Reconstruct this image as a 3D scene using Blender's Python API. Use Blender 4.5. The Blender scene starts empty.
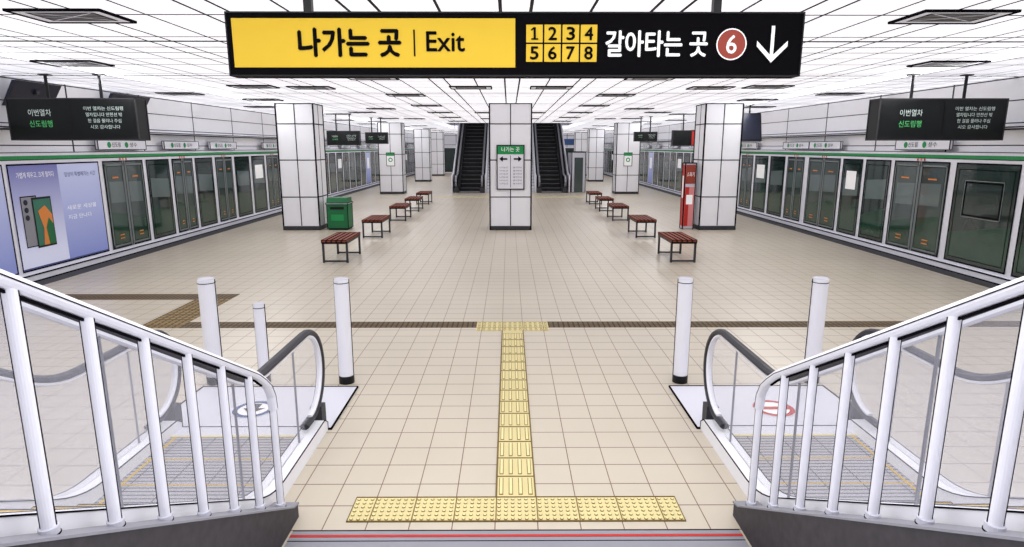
import bpy, math, random
from mathutils import Vector
random.seed(4)
sc = bpy.context.scene
sc.view_settings.view_transform = 'Standard'

# ---------------------------------------------------------------- materials
def lin(c):
    return tuple(((v/255)/12.92 if v/255 <= 0.04045 else ((v/255+0.055)/1.055)**2.4) for v in c)
def mat(name, rgb, rough=0.6, metal=0.0, emis=0.0, var=0.05, vscale=3.0, spec=0.3):
    m = bpy.data.materials.new(name); m.use_nodes = True
    nt = m.node_tree; b = nt.nodes['Principled BSDF']
    c = lin(rgb)
    tc = nt.nodes.new('ShaderNodeTexCoord')
    no = nt.nodes.new('ShaderNodeTexNoise'); no.inputs['Scale'].default_value = vscale
    nt.links.new(tc.outputs['Object'], no.inputs['Vector'])
    mx = nt.nodes.new('ShaderNodeMix'); mx.data_type = 'RGBA'
    mx.inputs[6].default_value = tuple(x*(1-var) for x in c)+(1,)
    mx.inputs[7].default_value = tuple(min(1, x*(1+var)) for x in c)+(1,)
    nt.links.new(no.outputs['Fac'], mx.inputs[0])
    nt.links.new(mx.outputs[2], b.inputs['Base Color'])
    b.inputs['Roughness'].default_value = rough
    b.inputs['Metallic'].default_value = metal
    b.inputs['Specular IOR Level'].default_value = spec
    if emis > 0:
        nt.links.new(mx.outputs[2], b.inputs['Emission Color'])
        b.inputs['Emission Strength'].default_value = emis
    return m
def add_lines(m, specs, rgb):
    """specs: (axis, spacing, width, offset) -> dark seams in object space"""
    nt = m.node_tree; b = nt.nodes['Principled BSDF']
    src = b.inputs['Base Color'].links[0].from_socket
    tc = nt.nodes.new('ShaderNodeTexCoord'); sp = nt.nodes.new('ShaderNodeSeparateXYZ')
    nt.links.new(tc.outputs['Object'], sp.inputs[0])
    cur = None
    for ax, s, w, off in specs:
        a = nt.nodes.new('ShaderNodeMath'); a.operation = 'ADD'; a.inputs[1].default_value = -off + s*200
        nt.links.new(sp.outputs[ax], a.inputs[0])
        mo = nt.nodes.new('ShaderNodeMath'); mo.operation = 'MODULO'; mo.inputs[1].default_value = s
        nt.links.new(a.outputs[0], mo.inputs[0])
        lt = nt.nodes.new('ShaderNodeMath'); lt.operation = 'LESS_THAN'; lt.inputs[1].default_value = w
        nt.links.new(mo.outputs[0], lt.inputs[0])
        if cur is None: cur = lt.outputs[0]
        else:
            mxm = nt.nodes.new('ShaderNodeMath'); mxm.operation = 'MAXIMUM'
            nt.links.new(cur, mxm.inputs[0]); nt.links.new(lt.outputs[0], mxm.inputs[1]); cur = mxm.outputs[0]
    mx = nt.nodes.new('ShaderNodeMix'); mx.data_type = 'RGBA'
    nt.links.new(cur, mx.inputs[0]); nt.links.new(src, mx.inputs[6])
    mx.inputs[7].default_value = lin(rgb)+(1,)
    nt.links.new(mx.outputs[2], b.inputs['Base Color'])
    if b.inputs['Emission Strength'].default_value > 0:
        nt.links.new(mx.outputs[2], b.inputs['Emission Color'])
    return m
def zgrad(m, top, bot, z0, z1):
    nt=m.node_tree; b=nt.nodes['Principled BSDF']
    tc=nt.nodes.new('ShaderNodeTexCoord'); sp=nt.nodes.new('ShaderNodeSeparateXYZ'); nt.links.new(tc.outputs['Object'],sp.inputs[0])
    mr=nt.nodes.new('ShaderNodeMapRange'); mr.inputs[1].default_value=z0; mr.inputs[2].default_value=z1; nt.links.new(sp.outputs[2],mr.inputs[0])
    mx=nt.nodes.new('ShaderNodeMix'); mx.data_type='RGBA'; mx.inputs[6].default_value=lin(bot)+(1,); mx.inputs[7].default_value=lin(top)+(1,)
    nt.links.new(mr.outputs[0],mx.inputs[0]); nt.links.new(mx.outputs[2],b.inputs['Base Color']); nt.links.new(mx.outputs[2],b.inputs['Emission Color'])
def glass(name, rgb, fac):
    m = bpy.data.materials.new(name); m.use_nodes = True
    nt = m.node_tree; b = nt.nodes['Principled BSDF']; o = nt.nodes['Material Output']
    b.inputs['Base Color'].default_value = lin(rgb)+(1,); b.inputs['Roughness'].default_value = .2
    t = nt.nodes.new('ShaderNodeBsdfTransparent'); mx = nt.nodes.new('ShaderNodeMixShader')
    mx.inputs[0].default_value = fac
    nt.links.new(t.outputs[0], mx.inputs[1]); nt.links.new(b.outputs[0], mx.inputs[2])
    nt.links.new(mx.outputs[0], o.inputs['Surface'])
    return m

M = {}
M['line'] = mat('ink_seam', (20,18,22), .9, spec=0)
M['white'] = mat('white_enamel', (236,236,244), .45, var=.02)
M['white2'] = mat('soft_white', (205,205,216), .5, var=.02)
M['panel'] = mat('white_panel', (242,242,247), .5, var=.02)
M['grey'] = mat('grey_metal', (145,145,153), .45)
M['dgrey'] = mat('charcoal', (56,56,60), .5)
M['black'] = mat('black_plastic', (14,14,17), .4)
M['rubber'] = mat('handrail_rubber', (48,48,54), .45)
M['yellow'] = mat('sign_yellow', (218,182,58), .7, var=.01, spec=.1)
M['signwhite'] = mat('sign_white', (240,240,240), .6, emis=.2, var=.01)
M['signblack'] = mat('sign_black', (6,5,8), .7, spec=.05)
M['maroon'] = mat('line6_brown', (150,62,48), .6)
M['green'] = mat('sign_green', (36,145,80), .5)
M['red'] = mat('red_paint', (190,48,42), .5)
M['pink'] = mat('pink_print', (222,140,140), .5)
M['blue'] = mat('blue_paint', (60,90,140), .5)
M['wood'] = mat('bench_wood', (136,66,44), .6, var=.2, vscale=9)
M['floor'] = mat('floor_tile', (203,193,175), .3, var=.12, vscale=.45, spec=.4)
add_lines(M['floor'], [(0,.3,.008,.146),(1,.3,.011,.25)], (122,96,78))
M['ceil'] = mat('ceiling_panel_fill_glow', (234,234,242), .7, emis=.84, var=.01)  # plain white panels; emission added as flat ambient fill
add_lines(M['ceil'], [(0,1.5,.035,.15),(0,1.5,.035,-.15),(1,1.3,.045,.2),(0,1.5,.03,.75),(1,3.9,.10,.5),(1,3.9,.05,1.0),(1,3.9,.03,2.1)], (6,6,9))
M['wall'] = mat('wall_panel', (246,246,250), .55, var=.02)
add_lines(M['wall'], [(1,2.7,.05,.4),(2,.42,.022,.1)], (18,18,22))
M['endwall'] = mat('end_wall_panel', (225,225,232), .55, var=.02)
add_lines(M['endwall'], [(0,1.4,.05,.2),(2,.9,.04,.1)], (40,40,45))
M['tact'] = mat('tactile_yellow', (220,206,150), .6, var=.05)
add_lines(M['tact'], [(0,.3,.009,.15),(1,.3,.012,.05)], (120,95,55))
M['tactbump'] = mat('tactile_bump', (232,218,160), .6)
M['tactside'] = mat('tactile_bump_edge', (118,98,56), .8)
M['tactolive'] = mat('tactile_olive', (150,126,78), .7, var=.1)
add_lines(M['tactolive'], [(0,.3,.02,.0),(1,.3,.02,.17),(0,.1,.03,0),(1,.1,.03,0)], (76,58,34))
M['tactbrown'] = mat('tactile_brown', (104,86,60), .7, var=.15)
add_lines(M['tactbrown'], [(0,.3,.02,.0),(1,.3,.02,.17),(0,.075,.022,0)], (54,43,32))
M['stone'] = mat('dark_stone', (60,57,61), .6, var=.45, vscale=16)
M['glass'] = glass('balustrade_glass', (225,226,238), .15)
M['psd'] = mat('screen_door_glass', (42,56,53), .05, var=.35, vscale=.8, spec=.7)
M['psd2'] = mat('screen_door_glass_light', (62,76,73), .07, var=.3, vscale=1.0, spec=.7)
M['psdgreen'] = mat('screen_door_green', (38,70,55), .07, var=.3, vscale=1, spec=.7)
M['psdhi'] = mat('screen_door_pale_band', (96,110,108), .07, var=.2, vscale=1, spec=.7)  # paler, slightly slanted band laid over the opaque door panes
M['alu'] = mat('door_aluminium', (122,130,130), .3)
M['ad'] = mat('poster_lavender', (150,158,205), .5, emis=.25); zgrad(M['ad'],(104,106,165),(208,211,234),.5,2.3)
M['ad3'] = mat('poster_pale', (188,196,222), .5, emis=.25); zgrad(M['ad3'],(182,188,220),(130,140,196),.3,2.2)
M['ad2'] = mat('poster_navy', (70,78,125), .5, emis=.1)
M['orange'] = mat('amber', (205,125,60), .5, emis=.15)
M['screen'] = mat('lcd_dark', (8,14,14), .3, emis=.0)
M['lcdgreen'] = mat('lcd_green', (80,180,105), .5, emis=.4)
M['lcdwhite'] = mat('lcd_white', (190,205,200), .5, emis=.3)
M['escstep'] = mat('escalator_step', (172,170,174), .5)
add_lines(M['escstep'], [(1,.05,.014,0),(0,.3,.010,0)], (80,78,82))
M['plate'] = mat('landing_plate', (222,222,232), .4, var=.02)
M['navy'] = mat('navy_screen', (30,34,54), .3)
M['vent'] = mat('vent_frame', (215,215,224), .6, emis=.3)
M['bin'] = mat('bin_green', (34,110,66), .5)
M['teal'] = mat('phone_teal', (60,120,100), .5)

# ---------------------------------------------------------------- text cache
_tc = {}
def text2d(body):
    if body in _tc: return _tc[body]
    cu = bpy.data.curves.new('t','FONT'); cu.body = body; cu.resolution_u = 3
    ob = bpy.data.objects.new('t', cu); sc.collection.objects.link(ob)
    dg = bpy.context.evaluated_depsgraph_get(); dg.update()
    me = bpy.data.meshes.new_from_object(ob.evaluated_get(dg))
    vs = [(v.co.x, v.co.y) for v in me.vertices]; fs = [tuple(p.vertices) for p in me.polygons]
    bpy.data.objects.remove(ob); bpy.data.curves.remove(cu); bpy.data.meshes.remove(me)
    _tc[body] = (vs, fs); return _tc[body]

# ---------------------------------------------------------------- builder
class B:
    def __init__(s): s.v=[]; s.f=[]; s.m=[]; s.ml=[]
    def mi(s, k):
        if k not in s.ml: s.ml.append(k)
        return s.ml.index(k)
    def add(s, vs, fs, k):
        o=len(s.v); s.v += [tuple(v) for v in vs]; i=s.mi(k)
        for f in fs: s.f.append(tuple(o+a for a in f)); s.m.append(i)
    def box(s,x0,x1,y0,y1,z0,z1,k,line=0,lk='line'):
        x0,x1=min(x0,x1),max(x0,x1); y0,y1=min(y0,y1),max(y0,y1)
        vs=[(x,y,z) for z in (z0,z1) for y in (y0,y1) for x in (x0,x1)]
        s.add(vs,[(0,2,3,1),(4,5,7,6),(0,1,5,4),(2,6,7,3),(0,4,6,2),(1,3,7,5)],k)
        if line>0:
            h=line/2
            for y in (y0,y1):
                for z in (z0,z1): s.box(x0-h*.6,x1+h*.6,y-h,y+h,z-h,z+h,lk)
            for x in (x0,x1):
                for z in (z0,z1): s.box(x-h,x+h,y0-h*.6,y1+h*.6,z-h,z+h,lk)
                for y in (y0,y1): s.box(x-h,x+h,y-h,y+h,z0-h*.6,z1+h*.6,lk)
    def cyl(s,x,y,z0,z1,r,k,n=20,r2=None):
        r2=r if r2 is None else r2
        vs=[(x+r*math.cos(2*math.pi*i/n),y+r*math.sin(2*math.pi*i/n),z0) for i in range(n)]
        vs+=[(x+r2*math.cos(2*math.pi*i/n),y+r2*math.sin(2*math.pi*i/n),z1) for i in range(n)]
        fs=[(i,(i+1)%n,n+(i+1)%n,n+i) for i in range(n)]+[tuple(range(n-1,-1,-1)),tuple(range(n,2*n))]
        s.add(vs,fs,k)
    def prof(s,pts,x0,x1,k):
        n=len(pts)
        vs=[(x0,p[0],p[1]) for p in pts]+[(x1,p[0],p[1]) for p in pts]
        fs=[(i,(i+1)%n,n+(i+1)%n,n+i) for i in range(n)]+[tuple(range(n-1,-1,-1)),tuple(range(n,2*n))]
        s.add(vs,fs,k)
    def tube(s,path,r,k,n=8,rx=None):
        rx = r if rx is None else rx
        P=[Vector(p) for p in path]; vs=[]; 
        for i,p in enumerate(P):
            t=(P[min(i+1,len(P)-1)]-P[max(i-1,0)]).normalized()
            a=Vector((1,0,0))
            if abs(t.dot(a))>.9: a=Vector((0,1,0))
            a=(a-t*a.dot(t)).normalized(); b=t.cross(a)
            for j in range(n):
                q=2*math.pi*(j+.5)/n
                vs.append(p+a*rx*math.cos(q)+b*r*math.sin(q))
        fs=[]
        for i in range(len(P)-1):
            for j in range(n):
                fs.append((i*n+j,i*n+(j+1)%n,(i+1)*n+(j+1)%n,(i+1)*n+j))
        fs.append(tuple(range(n-1,-1,-1))); fs.append(tuple((len(P)-1)*n+j for j in range(n)))
        s.add(vs,fs,k)
    def pt(s,F,a,b,o): return F[0]+F[1]*a+F[2]*b+F[3]*o
    def rect(s,F,a0,a1,b0,b1,k,off=.004):
        a0,a1=min(a0,a1),max(a0,a1)
        s.poly(F,[(a0,b0),(a1,b0),(a1,b1),(a0,b1)],k,off)
    def frame(s,F,a0,a1,b0,b1,w,k,off=.006):
        a0,a1=min(a0,a1),max(a0,a1)
        s.rect(F,a0,a1,b0,b0+w,k,off); s.rect(F,a0,a1,b1-w,b1,k,off)
        s.rect(F,a0,a0+w,b0,b1,k,off); s.rect(F,a1-w,a1,b0,b1,k,off)
    def poly(s,F,pts,k,off=.004):
        s.add([s.pt(F,a,b,off) for a,b in pts],[tuple(range(len(pts)))],k)
    def disc(s,F,a,b,r,k,off=.004,n=28,r0=0):
        if r0<=0:
            s.poly(F,[(a+r*math.cos(2*math.pi*i/n),b+r*math.sin(2*math.pi*i/n)) for i in range(n)],k,off)
        else:
            for i in range(n):
                p=2*math.pi*i/n;q=2*math.pi*(i+1)/n
                s.poly(F,[(a+r0*math.cos(p),b+r0*math.sin(p)),(a+r*math.cos(p),b+r*math.sin(p)),(a+r*math.cos(q),b+r*math.sin(q)),(a+r0*math.cos(q),b+r0*math.sin(q))],k,off)
    def text(s,F,body,a0,a1,b0,b1,k,off=.006,bold=0):
        vs,fs=text2d(body)
        if not vs: return
        xs=[v[0] for v in vs]; ys=[v[1] for v in vs]
        x0,x1,y0,y1=min(xs),max(xs),min(ys),max(ys)
        sx=(a1-a0)/max(x1-x0,1e-5); sy=(b1-b0)/max(y1-y0,1e-5)
        offs=[(0,0)] if not bold else [(-bold,0),(bold,0),(0,bold),(0,-bold)]
        for n,(dx,dy) in enumerate(offs):
            s.add([s.pt(F,a0+(v[0]-x0)*sx+dx,b0+(v[1]-y0)*sy+dy,off+n*.0006) for v in vs],fs,k)
    def done(s,name,loc=(0,0,0)):
        me=bpy.data.meshes.new(name); me.from_pydata(s.v,[],s.f)
        for k in s.ml: me.materials.append(M[k])
        me.polygons.foreach_set('material_index',s.m)
        me.update()
        ob=bpy.data.objects.new(name,me); ob.location=loc; sc.collection.objects.link(ob)
        return ob
def inst(ob,name,loc,rot=0):
    o=bpy.data.objects.new(name,ob.data); o.location=loc; o.rotation_euler=(0,0,rot); sc.collection.objects.link(o); return o
V=Vector
def front(x,y,z): return (V((x,y,z)),V((1,0,0)),V((0,0,1)),V((0,-1,0)))
def leftw(x,y,z): return (V((x,y,z)),V((0,1,0)),V((0,0,1)),V((1,0,0)))
def rightw(x,y,z): return (V((x,y,z)),V((0,-1,0)),V((0,0,1)),V((-1,0,0)))
def up(x,y,z): return (V((x,y,z)),V((1,0,0)),V((0,1,0)),V((0,0,1)))

CH=3.92; YE=64.0; CT=CH-.004
# ---------------------------------------------------------------- room
b=B(); b.box(-9.9,9.9,-3,YE+.2,-.3,0,'floor'); b.done('floor')
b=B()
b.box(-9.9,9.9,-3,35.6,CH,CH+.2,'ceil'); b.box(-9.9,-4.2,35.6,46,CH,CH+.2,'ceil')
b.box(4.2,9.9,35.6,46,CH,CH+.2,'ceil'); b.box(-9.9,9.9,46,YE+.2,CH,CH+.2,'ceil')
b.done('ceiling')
b=B(); b.box(-9.95,-9.6,-3,YE+.2,0,CH,'wall'); b.done('wall_left')
b=B(); b.box(9.6,9.95,-3,YE+.2,0,CH,'wall'); b.done('wall_right')
b=B(); b.box(-9.6,9.6,YE,YE+.2,0,CH,'endwall')
F=front(0,YE,0)
for a0,a1 in ((-8.5,-7.2),(-7.0,-5.2),(4.6,6.8),(7.2,9.0)):
    b.rect(F,a0,a1,0,2.6,'psd',.01); b.frame(F,a0,a1,0,2.6,.1,'white',.02)
b.rect(F,4.9,6.7,2.8,3.4,'blue',.02)
b.done('wall_back')
b=B(); b.box(-9.6,9.6,-3.2,-3,0,CH,'endwall'); b.done('wall_front')
b=B(); b.box(-4.4,-4.2,35.4,46.2,CH,8.5,'endwall'); b.box(4.2,4.4,35.4,46.2,CH,8.5,'endwall')
b.box(-4.2,4.2,46,46.2,CH,8.5,'endwall'); b.box(-4.2,4.2,35.4,35.6,CH+.2,8.5,'endwall'); b.box(-4.2,4.2,35.4,46.2,8.5,8.7,'endwall')
b.done('wall_stairwell')

# ---------------------------------------------------------------- ceiling vents
vb=B()
vb.box(-.46,.46,-.3,.3,-.015,-.002,'vent',line=.022)
FD=(V((0,0,-.016)),V((1,0,0)),V((0,-1,0)),V((0,0,-1)))
vb.rect(FD,-.34,.34,-.2,.2,'grey',.001)
vb.frame(FD,-.34,.34,-.2,.2,.022,'line',.003)
for i in range(5): vb.rect(FD,-.32,.32,-.17+i*.08,-.135+i*.08,'dgrey',.002)
vb.poly(FD,[(-.33,-.19),(-.30,-.19),(.33,.19),(.30,.19)],'vent',.0025); vb.poly(FD,[(.33,-.19),(-.30,.19),(-.33,.19),(.30,-.19)],'vent',.0028)
first=None
pos=[]
for i in range(13):
    yy=12.5+i*4.1
    pos += [(-2.7,yy),(2.7,yy)]
for i in range(7):
    pos += [(-7.0,10.4+i*7.8),(7.0,10.4+i*7.8)]
for i in range(7):
    pos += [(-4.5,6.75+i*7.8),(4.5,6.75+i*7.8)]
for i in range(10):
    pos += [(-.9,9.3+i*5.2),(.9,9.3+i*5.2),(-8.3,16.2+i*5.2),(8.3,16.2+i*5.2),(-5.7,14.3+i*5.2),(5.7,14.3+i*5.2)]
for (x,y) in pos:
    if abs(x)<4.9 and 34.8<y<46.5: continue
    if y>62 or (abs(abs(x)-6.6)<1.2 and (19<y<21.3 or 34.6<y<36.8 or 47.4<y<49.6)) or (abs(x)<1.2 and 19<y<21.3): continue
    if first is None: first=vb.done('ceiling_vent',(x,y,CH))
    else: inst(first,'ceiling_vent',(x,y,CH))

# ---------------------------------------------------------------- columns
def column(w,d,sign=False):
    b=B(); b.box(-w/2,w/2,0,d,0,CT,'panel',line=.04)
    b.box(-w/2-.02,w/2+.02,-.02,d+.02,0,.13,'dgrey')
    for z in (1.05,2.2,3.3):
        b.box(-w/2-.006,w/2+.006,-.006,d+.006,z-.015,z+.015,'line')
    b.box(-.014,.014,-.006,0,.14,CH-.02,'line')
    for x in (-w/2-.006,w/2): b.box(x,x+.006,d/2-.014,d/2+.014,.14,CH-.02,'line')
    return b
b=column(1.3,1.1)
F=front(0,-.03,0)
b.box(-.42,.42,-.05,-.01,1.3,2.65,'white',line=.03)
F=front(0,-.052,0)
b.rect(F,-.42,.42,2.38,2.66,'green',.01); b.text(F,'나가는 곳',-.28,.28,2.46,2.6,'signwhite',.014)
b.rect(F,-.27,-.1,2.21,2.26,'line',.01); b.poly(F,[(-.35,2.235),(-.24,2.15),(-.24,2.32)],'line',.01)
b.rect(F,.1,.27,2.21,2.26,'line',.01); b.poly(F,[(.35,2.235),(.24,2.32),(.24,2.15)],'line',.01)
b.rect(F,-.008,.008,1.35,2.34,'line',.01)
for i in range(6):
    b.text(F,'나가는곳',-.34,-.08,1.95-i*.1,2.0-i*.1,'dgrey',.01); b.text(F,'출구안내',.08,.34,1.95-i*.1,2.0-i*.1,'dgrey',.01)
b.done('support_column',(0,19.7,0))
cb=column(1.15,1.0)
c0=cb.done('support_column',(-6.65,19.7,0)); inst(c0,'support_column',(6.6,19.7,0))
b=column(1.3,1.0); F=front(0,-.01,0)
b.rect(F,-.24,.24,1.55,2.3,'signwhite',.02); b.frame(F,-.24,.24,1.55,2.3,.03,'line',.024); b.rect(F,-.21,.21,2.12,2.27,'green',.028); b.disc(F,0,1.9,.12,'green',.034,r0=.07)
c=b.done('support_column',(-6.65,35.2,0)); inst(c,'support_column',(6.6,35.2,0))
inst(c0,'support_column',(-6.65,48,0)); inst(c0,'support_column',(6.6,48,0))
inst(c0,'support_column',(-6.65,58,0)); inst(c0,'support_column',(6.6,58,0))

# ---------------------------------------------------------------- platform screen doors
YP=63.9
def psd(side):
    b=B(); X=9.6
    F=(leftw(-X+.14,0,0) if side<0 else rightw(X-.14,0,0))
    sg = 1 if side<0 else -1
    def R(y0,y1,z0,z1,k,off=.004): b.rect(F,sg*y0,sg*y1,z0,z1,k,off)
    def FR(y0,y1,z0,z1,w,k,off=.006): b.frame(F,sg*y0,sg*y1,z0,z1,w,k,off)
    def P(pts,k,off): 
        q=[(sg*a,c) for a,c in pts]; b.poly(F,q if sg>0 else q[::-1],k,off)
    def T(body,y0,y1,z0,z1,k,off=.01):
        a0,a1=sorted((sg*y0,sg*y1)); b.text(F,body,a0,a1,z0,z1,k,off)
    def bx(d0,d1,y0,y1,z0,z1,k,line=0):
        b.box(side*(X-d0),side*(X-d1),y0,y1,z0,z1,k,line=line)
    bx(.01,.14,-2.9,YP,0,2.5,'white')
    bx(.03,.24,-2.9,YP,.013,.14,'white',line=.025)
    bx(.03,.20,-2.9,YP,2.93,2.97,'white',line=.02)
    R(-2.9,YP,2.36,2.43,'green',.008); R(-2.9,YP,2.345,2.36,'line',.010); R(-2.9,YP,2.485,2.50,'line',.008)
    b.box(side*(X-.26),side*(X-.6),-2.9,YP,0,.004,'dgrey')
    if side<0: edges=[(9.0,11.7,'ad'),(11.8,14.45,'ad'),(14.6,16.2,'door'),(16.35,17.45,'fix'),(17.6,18.75,'door'),(18.9,20.0,'fix')]
    else: edges=[(9.8,11.45,'fix'),(11.6,13.3,'fixg'),(13.5,15.45,'door'),(15.6,16.7,'fix'),(16.85,17.85,'white'),(18.0,19.9,'door')]
    y=20.2; i=0; seq=['door','fix','white','door','fix','fix','door','adr'] 
    while y<YP-1.5:
        edges.append((y,y+1.22,seq[i%8])); y+=1.42; i+=1
    y=9.0 if side<0 else 9.8
    while y>-2: edges.append((y-1.4,y-.14,'fix')); y-=1.4
    for y0,y1,t in edges:
        if t=='ad':
            R(y0,y1,.2,2.28,'ad',.008); FR(y0,y1,.2,2.28,.03,'line',.013)
            R(y0+(y1-y0)*.5,y1,.2,2.28,'ad3',.0095)
        elif t=='adr':
            R(y0,y1,.2,2.28,random.choice(['pink','ad3','orange']),.008); FR(y0,y1,.2,2.28,.03,'line',.013); R(y0+.3,y1-.3,1.2,1.9,'signwhite',.012)
        else:
            g={'door':'psd2','fix':'psd','fixg':'psd','white':'psd'}[t]
            R(y0,y1,.2,2.28,g,.008); FR(y0,y1,.2,2.28,.03,'line',.013)
            w=y1-y0
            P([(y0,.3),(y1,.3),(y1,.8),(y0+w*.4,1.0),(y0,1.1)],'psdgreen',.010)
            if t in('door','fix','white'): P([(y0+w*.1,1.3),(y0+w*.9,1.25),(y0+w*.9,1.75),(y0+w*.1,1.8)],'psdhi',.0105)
            if t!='door': FR(y0+.1,y1-.1,.3,2.15,.015,'line',.014)
            if t=='fixg':
                FR(y0+.35,y1-.35,1.2,1.9,.03,'line',.018); R(y0+.38,y1-.38,1.23,1.87,'psd',.014); FR(y0+.32,y1-.32,1.17,1.93,.015,'alu',.016)
            if t=='door':
                m=(y0+y1)/2
                R(m-.05,m+.05,.2,2.28,'alu',.015); R(m-.012,m+.012,.2,2.28,'line',.018)
                for u0,u1 in ((y0+.05,m-.05),(m+.05,y1-.05)):
                    FR(u0,u1,.25,2.2,.04,'alu',.015); FR(u0+.04,u1-.04,.29,2.16,.013,'line',.018)
                    R(u0+(u1-u0)*.33,u1-(u1-u0)*.33,1.87,1.905,'orange',.02)
                    for zz in (.42,.5): R(u0+(u1-u0)*.38,u1-(u1-u0)*.38,zz,zz+.025,'orange',.02)
                bx(.14,.2,m-.95,m+.95,2.54,2.76,'white',line=.015)
                F2=(F[0]+F[3]*.065,F[1],F[2],F[3])
                a=sg*m
                b.disc(F2,a-.55,2.65,.07,'green',.002); b.text(F2,'신도림',a-.45,a-.12,2.6,2.71,'line',.004)
                b.disc(F2,a+.12,2.65,.07,'green',.002); b.text(F2,'성수',a+.25,a+.55,2.6,2.71,'line',.004)
                for j in range(3): b.disc(F,a-.12+j*.12,2.315,.03,'red' if j!=1 else 'orange',.012,n=10)
            if t=='white':
                R(y0+.25,y1-.25,1.45,1.95,'signwhite',.018)
    if side<0:
        T('가볍게 채우고, 크게 펼치다',12.0,13.0,2.0,2.12,'signwhite',.014)
        T('일상이 특별해지는 시간',13.3,14.3,1.98,2.08,'ad2',.014)
        T('새로운 세상을',13.25,14.2,1.28,1.38,'signwhite',.014); T('지금 만나다',13.25,14.0,1.08,1.18,'signwhite',.014)
        R(11.8,14.45,.2,.26,'ad2',.011)
        R(12.0,12.42,.66,1.66,'grey',.014); FR(12.0,12.42,.66,1.66,.02,'line',.016); R(12.28,12.80,.62,1.62,'black',.018)
        R(12.31,12.77,.66,1.58,'teal',.022)
        P([(12.77,.66),(12.77,1.25),(12.6,1.45),(12.4,1.35),(12.5,1.0),(12.45,.66)],'orange',.026)
        P([(12.77,.66),(12.77,1.05),(12.66,1.2),(12.56,1.0),(12.6,.66)],'bin',.029)
        for j in range(3): b.disc(F,12.12,1.54-j*.15,.055,'navy',.02,n=14)
    return b.done('platform_screen_doors')
psd(-1); psd(1)

def wallscreen(side,y0,y1,name='wall_screen'):
    b=B(); X=9.59*side
    z0,z1=3.36,3.82
    pts=[(X-side*.08,z0),(X-side*.14,z0),(X-side*.42,z1),(X-side*.34,z1)]
    vs=[(p[0],y0,p[1]) for p in pts]+[(p[0],y1,p[1]) for p in pts]
    b.add(vs,[(0,1,2,3),(7,6,5,4),(0,4,5,1),(1,5,6,2),(2,6,7,3),(3,7,4,0)],'navy')
    b.box(X,X-side*.36,(y0+y1)/2-.04,(y0+y1)/2+.04,3.6,3.68,'dgrey')
    b.done(name)
wallscreen(-1,12.0,13.2); wallscreen(-1,14.9,16.4)
# tilted television hung beside the right column
b=B()
b.prof([(-.10,-.45),(.0,-.47),(.22,.40),(.12,.42)],-.36,.36,'black')
b.add([(-.32,-.095,-.40),(.32,-.095,-.40),(.32,.10,.38),(-.32,.10,.38)],[(0,1,2,3)],'navy')
b.cyl(0,.14,.38,CT-3.24,.03,'black',8); b.box(-.1,.1,.04,.24,CT-3.24-.02,CT-3.24,'dgrey')
b.done('hanging_television',(7.62,20.2,3.24))

# ---------------------------------------------------------------- train info displays
def display(x,y,z,w=2.36,h=.74,d=.34,red=False,top=CT):
    b=B()
    b.box(-w/2,w/2,0,d,-h/2,h/2,'black',line=.02,lk='dgrey')
    F=front(0,-.001,0)
    b.rect(F,-w/2+.05,-.02,-h/2+.07,h/2-.05,'screen',.006); b.rect(F,.02,w/2-.05,-h/2+.07,h/2-.05,'screen',.006)
    s=w/2.36
    if red: b.rect(F,-.0,w/2-.03,-h/2+.03,h/2-.03,'red',.01); b.text(F,'2',.2*s,.45*s,-.2*s,.2*s,'signwhite',.014)
    else:
        b.text(F,'이번열차',-.8*s,-.38*s,.06*s,.18*s,'lcdwhite',.01)
        b.text(F,'신도림행',-.8*s,-.38*s,-.14*s,-.02,'lcdgreen',.01)
        for i,t in enumerate(('이번 열차는 신도림행','열차입니다 안전선 밖','한 걸음 물러나 주십','시오 감사합니다')):
            b.text(F,t,(.22+.03*i)*s,(.95-.03*i)*s,(.16-i*.11)*s,(.23-i*.11)*s,'lcdwhite',.01)
    for xx in (-w*.22,w*.2): b.cyl(xx,d/2,h/2,top-z,.028,'black',8); b.box(xx-.08,xx+.08,d/2-.08,d/2+.08,top-z-.02,top-z,'dgrey')
    return b.done('train_information_display',(x,y,z))
display(-8.08,11.8,3.1); display(7.98,11.8,3.1)
display(-6.7,25.5,2.95,1.3,.55,.2); display(-6.1,29,3.0,1.0,.5,.2); display(7.3,25.5,2.95,1.5,.6,.2,red=True); display(6.0,28,3.05,1.0,.4,.2)

# ---------------------------------------------------------------- exit sign
b=B()
b.box(-2.175,2.175,4.95,5.09,3.135,3.59,'signblack',line=.010,lk='black')
for x in (-1.57,1.53): b.box(x-.03,x+.03,4.99,5.05,3.59,CT,'black'); b.box(x-.1,x+.1,4.95,5.09,CH-.02,CT,'black')
K=.007535
O=front(-2.175,4.95,3.135)
def sx(u): return (u-225.5)*K
def sz(y): return (74-y)*.00735
def SR(u0,u1,y0,y1,k,off=.004): b.rect(O,sx(u0),sx(u1),sz(y1),sz(y0),k,off)
def ST(t,u0,u1,y0,y1,k,bold=0,off=.007): b.text(O,t,sx(u0),sx(u1),sz(y1),sz(y0),k,off,bold)
SR(231,514,18,66,'yellow')
ST('나가는 곳',297,399,28,55,'signblack',.007)
SR(412,413.6,29,55,'signblack',.008)
ST('Exit',425,463,31,50,'signblack',.003)
for i in range(8):
    u=525+(i%4)*18.2; y=24+(i//4)*19
    SR(u,u+16.5,y,y+17.3,'yellow')
    if i==0: 
        SR(u+7.3,u+9.6,y+2.5,y+14.8,'signblack',.008); SR(u+5,u+12,y+13.2,y+14.8,'signblack',.0085); b.poly(O,[(sx(u+7.3),sz(y+2.5)),(sx(u+4.8),sz(y+4.6)),(sx(u+4.8),sz(y+6.2)),(sx(u+7.6),sz(y+4.4))],'signblack',.0085)
    else: ST(str(i+1),u+4.2,u+12.2,y+2.5,y+14.8,'signblack',.003)
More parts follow.
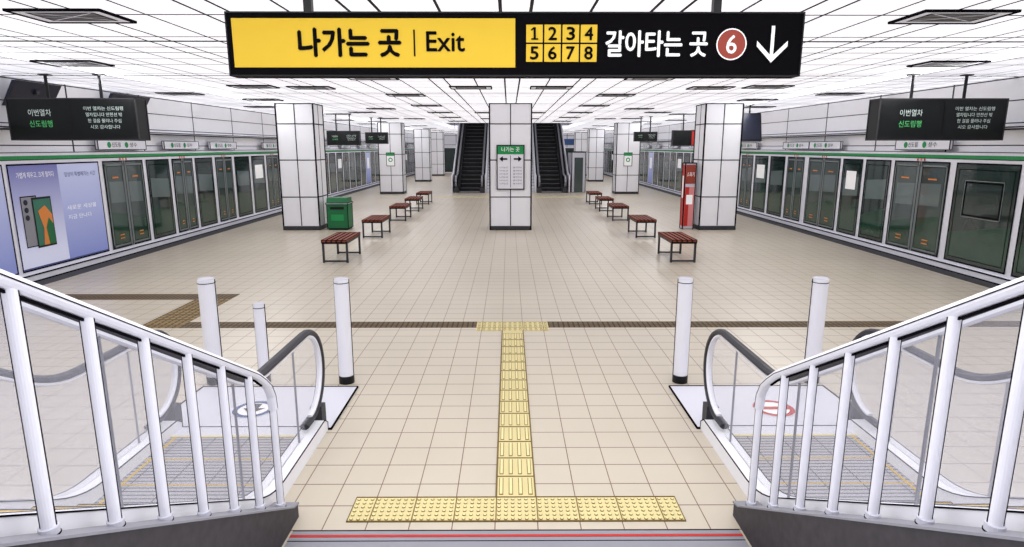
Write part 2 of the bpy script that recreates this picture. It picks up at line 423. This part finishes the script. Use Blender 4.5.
ST('갈아타는 곳',605,707,30,55,'signwhite',.004)
b.disc(O,sx(731.5),sz(43),.115,'maroon',.004); b.disc(O,sx(731.5),sz(43),.115,'signwhite',.006,r0=.106)
ST('6',726.5,736.5,34,52,'signwhite',.002)
b.rect(O,sx(770.8),sx(774.2),sz(56),sz(25),'signwhite',.007)
b.poly(O,[(sx(772.5),sz(61)),(sx(788),sz(45)),(sx(788),sz(39.5)),(sx(772.5),sz(55))],'signwhite',.0075)
b.poly(O,[(sx(772.5),sz(61)),(sx(772.5),sz(55)),(sx(757),sz(39.5)),(sx(757),sz(45))],'signwhite',.0075)
b.done('hanging_exit_sign')

# ---------------------------------------------------------------- tactile paving
def dots(b,x0,x1,y0,y1,z,p=.05):
    nx=round((x1-x0)/p); ny=round((y1-y0)/p)
    for i in range(nx):
        for j in range(ny):
            X=x0+(i+.5)*(x1-x0)/nx; Y=y0+(j+.5)*(y1-y0)/ny
            b.cyl(X,Y,z,z+.004,p*.27,'tactside',7); b.cyl(X,Y,z+.004,z+.007,p*.2,'tactbump',7)
b=B()
b.box(-1.2,1.2,3.95,4.26,0,.006,'tact',line=.006,lk='tactside'); dots(b,-1.2,1.2,3.95,4.25,.006)
b.box(-.15,.15,4.26,8.47,0,.006,'tact')
n=14; L=(8.47-4.26)/n
for i in range(n):
    y0=4.26+i*L
    b.box(-.15,.15,y0-.006,y0+.006,0,.0075,'tactside')
    for j in range(4):
        x=-.15+.3*(j+.5)/4
        b.box(x-.016,x+.016,y0+.03,y0+L-.03,.006,.009,'tactside'); b.box(x-.011,x+.011,y0+.036,y0+L-.036,.009,.012,'tactbump')
b.box(-.53,.53,8.6,9.07,0,.007,'tact'); dots(b,-.53,.53,8.6,9.05,.007,.075)
b.box(-.15,.15,8.47,8.6,0,.006,'tact')
for x in (-.15,.15): b.box(x-.006,x+.006,4.26,8.6,0,.0075,'tactside')
b.box(-5.1,-.53,8.77,9.07,0,.006,'tactbrown'); b.box(.53,5.1,8.77,9.07,0,.006,'tactbrown')
b.box(-5.5,-4.9,8.77,10.5,0,.0065,'tactolive'); b.box(-8.6,-5.5,10.5,10.9,0,.006,'tactbrown'); b.box(-5.5,-4.9,10.5,10.9,0,.006,'tactbrown')
b.box(4.8,9.0,8.77,9.07,0,.0055,'tactbrown')
b.box(-4,4,32.8,33.2,0,.006,'tact'); b.box(-.3,.3,31.5,32.8,0,.006,'tact')
b.done('tactile_paving')
b=B()
b.box(-1.54,1.54,3.35,3.84,.001,.008,'grey'); b.box(-1.54,1.54,3.765,3.79,.008,.011,'red'); b.box(-1.54,1.54,3.835,3.842,0,.01,'line'); b.box(-1.54,1.54,3.72,3.727,.008,.010,'line')
for i in range(12):
    y=3.33-i*.3
    b.box(-1.54,1.54,y-.3,y,.001,.17*(i+1),'panel',line=.01); b.box(-1.5,1.5,y-.08,y-.03,.17*(i+1),.17*(i+1)+.004,'grey')
b.done('staircase')

# ---------------------------------------------------------------- stair railing on stone curb
def cz(y): return .12+.575*(3.94-y)
for s in (-1,1):
    b=B()
    b.prof([(4.02,0),(4.02,.10),(3.94,.12),(-.6,cz(-.6)),(-.6,0)],s*1.56,s*1.73,'stone')
    b.prof([(4.03,.095),(4.03,.11),(3.94,.13),(-.6,cz(-.6)+.01),(-.6,cz(-.6)-.002),(3.94,.118)],s*1.555,s*1.735,'grey')
    X=s*1.65
    path=[(X,-.6,1.06+.56*4.54),(X,3.70,1.06+.56*.24)]
    path+=[(X,3.80,1.12),(X,3.88,1.05),(X,3.93,.96),(X,3.945,.86)]
    b.tube(path,.028,'white',12,rx=.032)
    b.tube([(p[0],p[1]-.01,p[2]-.034) for p in path[:3]],.007,'line',4)
    for sd in (-.031,.031): b.tube([(p[0]+sd,p[1],p[2]+.004) for p in path],.003,'line',4)
    y=3.94
    while y>-.6:
        zt=1.05+.56*(3.94-y)-(.15 if y>3.9 else .0)
        r=.022
        b.cyl(X,y,cz(y)+.01,zt,r,'white',16)
        for sg in (-1,1):
            ax=X-s*sg*r*.84; ay=y+sg*r*.54
            b.box(ax-.0024,ax+.0024,ay-.0024,ay+.0024,cz(y)+.014,zt,'line')
        b.cyl(X,y,cz(y)+.01,cz(y)+.04,.032,'white2',16); b.cyl(X,y,cz(y)+.01,cz(y)+.015,.035,'line',16)
        y-=.333
    b.done('stair_railing')

# ---------------------------------------------------------------- bollards
def bollard(x,y,r,h):
    b=B()
    b.cyl(0,0,0,.09,r*1.06,'black',24); b.cyl(0,0,.09,h-.05,r,'white',24); b.cyl(0,0,h-.052,h-.044,r*1.03,'line',24)
    b.cyl(0,0,h-.044,h-.01,r,'white',24); b.cyl(0,0,h-.01,h,r,'white2',24,r2=r*.85)
    for sd in (-1,1): b.box(sd*r-.005,sd*r+.005,-.005,.005,.09,h-.01,'line')
    return b.done('bollard',(x,y,0))
bollard(-1.88,6.62,.08,1.2); bollard(1.88,6.62,.08,1.2)
bollard(-3.35,6.62,.09,1.2); bollard(3.36,6.62,.085,1.2); bollard(-2.80,6.62,.06,.92)

# ---------------------------------------------------------------- escalators (near)
def rise(y):
    if y>=4.3: return 0
    if y<=3.8: return .58*(4.05-y)
    return .58*(4.3-y)**2
def escalator(s):
    b=B()
    Y0=.2
    ys=[Y0,1,2,3,3.6]+[3.8+.1*i for i in range(6)]+[4.6,5.0]
    DK=.13
    for xc in (1.84,3.2):
        bot=[(5.42,.0),(5.42,.08),(5.34,DK)]+[(y,DK+rise(y)) for y in reversed(ys)]+[(Y0,0)]
        b.prof(bot,s*(xc-.09),s*(xc+.07),'panel')
        for xx in (xc-.09,xc+.07):
            b.tube([(s*xx,p[0],p[1]) for p in bot[1:-1]],.005,'line',4)
        b.tube([(s*(xc-.09),5.42,.0),(s*(xc-.09),5.42,.08)],.006,'line',4)
        arc=[(5.2+.36*math.cos(a),.59+.36*math.sin(a)) for a in [math.radians(d) for d in range(80,-91,-10)]]
        top=[(y,.95+rise(y)) for y in ys]
        gl=top+arc+[(y,DK+rise(y)) for y in reversed(ys)]
        b.prof(gl,s*(xc-.006),s*(xc+.006),'glass')
        arc2=[(5.2+.4*math.cos(a),.6+.4*math.sin(a)) for a in [math.radians(d) for d in range(90,-91,-9)]]
        path=[(s*xc,y,1.0+rise(y)) for y in ys]+[(s*xc,p[0],p[1]) for p in arc2]+[(s*xc,5.05,.2)]
        b.tube(path,.028,'rubber',8,rx=.042)
        arc3=[(5.2+.365*math.cos(a),.6+.365*math.sin(a)) for a in [math.radians(d) for d in range(90,-91,-9)]]
        path=[(s*xc,y,.965+rise(y)) for y in ys]+[(s*xc,p[0],p[1]) for p in arc3]
        b.tube(path,.014,'white',6,rx=.028)
        for yy in (1.4,2.6,3.8,4.9):
            b.box(s*xc-.008,s*xc+.008,yy-.003,yy+.003,DK+rise(yy),.96+rise(yy),'grey')
        b.box(s*xc-.055,s*xc+.055,5.38,5.5,.05,.24,'rubber')
    xi,xo=1.91,3.11
    b.box(s*xi,s*xo,4.0,5.22,.0,.03,'escstep')
    b.box(s*xi,s*xo,5.205,5.235,.03,.036,'tactbump'); 
    for xx in (xi+.05,xo-.05): b.box(s*(xx-.01),s*(xx+.01),4.0,5.2,.03,.034,'yellow')
    for y in (4.4,4.8): b.box(s*xi,s*xo,y-.006,y+.006,.03,.033,'yellow')
    for i in range(10):
        y1=4.0-i*.38; z=max(rise(y1-.19)-.03,.04)
        b.box(s*xi,s*xo,y1-.38,y1,0,z,'escstep',line=.012)
        b.box(s*xi,s*xo,y1-.025,y1+.002,z,z+.004,'yellow')
    b.box(s*1.91,s*3.11,5.235,5.42,.0,.03,'plate'); b.box(s*1.72,s*3.42,5.42,6.46,.001,.012,'plate',line=.012)
    b.tube([(s*1.91,5.42,.03),(s*3.11,5.42,.03)],.006,'line',4)
    F=up(s*2.62,5.85,.014)
    k='blue' if s<0 else 'red'
    b.disc(F,0,0,.2,'signwhite',.002); b.disc(F,0,0,.2,k,.004,r0=.15)
    if s<0: b.poly(F,[(0,-.12),(.11,.02),(.04,.02),(.04,.13),(-.04,.13),(-.04,.02),(-.11,.02)],'dgrey',.005)
    else: b.rect(F,-.15,.15,-.035,.035,'red',.005); 
    return b.done('escalator')
escalator(-1); escalator(1)

# ---------------------------------------------------------------- far escalators + stairs
def far_esc(xc):
    b=B(); Y0=35.8; Y1=45.9
    def rz(y): return max(0,.577*(y-37.2))
    ys=[36.2,37.2,45.9]
    for sd in (-.75,.75):
        x=xc+sd
        b.prof([(36.0,0),(36.0,.3)]+[(y,.3+rz(y)) for y in ys]+[(Y1,rz(Y1)-.6),(38.3,0)],x-.14,x+.14,'dgrey')
        b.prof([(36.0,.3)]+[(36.0,.8),(36.2,.95)]+[(y,.98+rz(y)) for y in ys[1:]]+[(Y1,.3+rz(Y1)),(37.2,.3)],x-.02,x+.02,'black')
        b.tube([(x,36.1,.35),(x,35.9,.65),(x,36.1,.95)]+[(x,y,1.0+rz(y)) for y in ys[1:]],.05,'grey',6,rx=.06)
    b.box(xc-.6,xc+.6,35.9,37.3,0,.03,'escstep')
    for i in range(21):
        y=37.2+i*.41; b.box(xc-.6,xc+.6,y,y+.41,max(0,rz(y)-.3),rz(y)+.2,'dgrey'); b.box(xc-.6,xc+.6,y-.01,y,rz(y)-.0,rz(y)+.2,'black'); b.box(xc-.6,xc+.6,y-.01,y+.05,rz(y)+.2,rz(y)+.22,'grey')
    return b.done('escalator')
for x in (-2.35,2.45): far_esc(x)
b=B()
for i in range(26):
    y=37+i*.33; b.box(-1.35,1.45,y,y+.33,max(0,.17*i-.4),.17*(i+1),'panel',line=.01)
for x in (-1.4,1.5,-3.35,3.45): b.prof([(36.2,0),(36.2,1.0),(37.2,1.1),(45.9,6.1),(45.9,4.6),(38.2,0)],x-.04,x+.04,'white')
b.done('staircase')
b=B(); b.box(3.6,4.4,36.5,39,0,2.3,'white2',line=.04); b.rect(front(4,36.5,0),-.25,.25,.0,2.0,'psd2',.02); b.done('elevator_booth')

# ---------------------------------------------------------------- benches
b=B(); W=.58; Lb=1.3; H=.53
b.box(-W/2,W/2,0,.05,H-.09,H-.04,'black'); b.box(-W/2,W/2,Lb-.05,Lb,H-.09,H-.04,'black')
for x in (-W/2+.02,W/2-.02):
    b.box(x-.02,x+.02,0,Lb,H-.09,H-.045,'black')
    for y in (.03,Lb-.07): b.box(x-.022,x+.022,y,y+.045,0,H-.08,'dgrey')
for y in (.03,Lb-.07): b.box(-W/2+.02,W/2-.02,y,y+.04,.02,.055,'dgrey')
n=5
for i in range(n):
    x0=-W/2+i*W/n
    b.box(x0+.01,x0+W/n-.01,-.03,Lb+.03,H-.05,H,'wood',line=.012)
b0=None
for sgn in (-1,1):
    for y in (13.95,17.9,22.1,25.4,28.6):
        loc=(sgn*3.98-.04,y,0)
        if b0 is None: b0=b.done('bench',loc)
        else: inst(b0,'bench',loc)

# ---------------------------------------------------------------- bin, sign post
b=B(); b.box(-.33,.33,-.3,.3,.05,.82,'bin',line=.02); b.box(-.3,.3,-.27,.27,0,.05,'black')
b.box(-.35,.35,-.32,.32,.82,.86,'white2',line=.015); b.prof([(-.3,.86),(-.24,1.02),(.24,1.02),(.3,.86)],-.33,.33,'bin')
b.rect(front(0,-.31,0),-.2,.2,.3,.5,'green',.006); b.rect(front(0,-.31,0),-.22,.22,.66,.74,'black',.006)
b.done('trash_bin',(-5.5,20.0,0))
b=B(); b.box(-.17,.17,0,.3,0,2.1,'white2',line=.03); F=front(0,-.001,0)
b.rect(F,-.15,.15,1.45,2.05,'maroon',.01); b.rect(F,-.15,.15,.1,1.35,'pink',.01); b.rect(F,-.15,-.02,.1,1.35,'red',.013); b.rect(F,-.1,.1,.8,1.1,'signwhite',.015); b.text(F,'소화기',-.12,.12,1.68,1.82,'signwhite',.02)
F=(V((-.171,0,0)),V((0,-1,0)),V((0,0,1)),V((-1,0,0)))
b.rect(F,-.28,-.03,.1,2.05,'red',.01); b.rect(F,-.22,-.09,1.0,1.7,'signwhite',.014)
b.done('fire_equipment_cabinet',(5.72,19.9,0))

# ---------------------------------------------------------------- lights
def area(name,x,y,z,sx_,sy_,e,rot=(0,0,0),col=(1,1,1)):
    l=bpy.data.lights.new(name,'AREA'); l.shape='RECTANGLE'; l.size=sx_; l.size_y=sy_; l.energy=e; l.color=col
    o=bpy.data.objects.new(name,l); o.location=(x,y,z); o.rotation_euler=rot; sc.collection.objects.link(o)
area('stair_light',0,3.0,3.85,6,3,120)
area('stair_light',0,-1.5,3.85,6,2,60)
for s in (-1,1):  # added fill strips that brighten the side walls, not modelled fixtures
    area('wall_fill',s*7.6,14,3.86,.25,26,300,rot=(0,-s*math.radians(-60),0))
    area('wall_fill',s*7.6,42,3.86,.25,28,260,rot=(0,-s*math.radians(-60),0))
area('shaft_light',0,41,8.3,5,5,60)
w=bpy.data.worlds.new('w'); sc.world=w; w.use_nodes=True
w.node_tree.nodes['Background'].inputs[0].default_value=(.9,.92,1,1); w.node_tree.nodes['Background'].inputs[1].default_value=.5

# ---------------------------------------------------------------- camera
c=bpy.data.cameras.new('camera'); c.lens=21.8; c.sensor_width=36; c.clip_start=.02
co=bpy.data.objects.new('camera',c); co.location=(-.05,0,2.6)
co.rotation_euler=(math.radians(90-11.53),0,math.radians(-.28)); sc.collection.objects.link(co); sc.camera=co
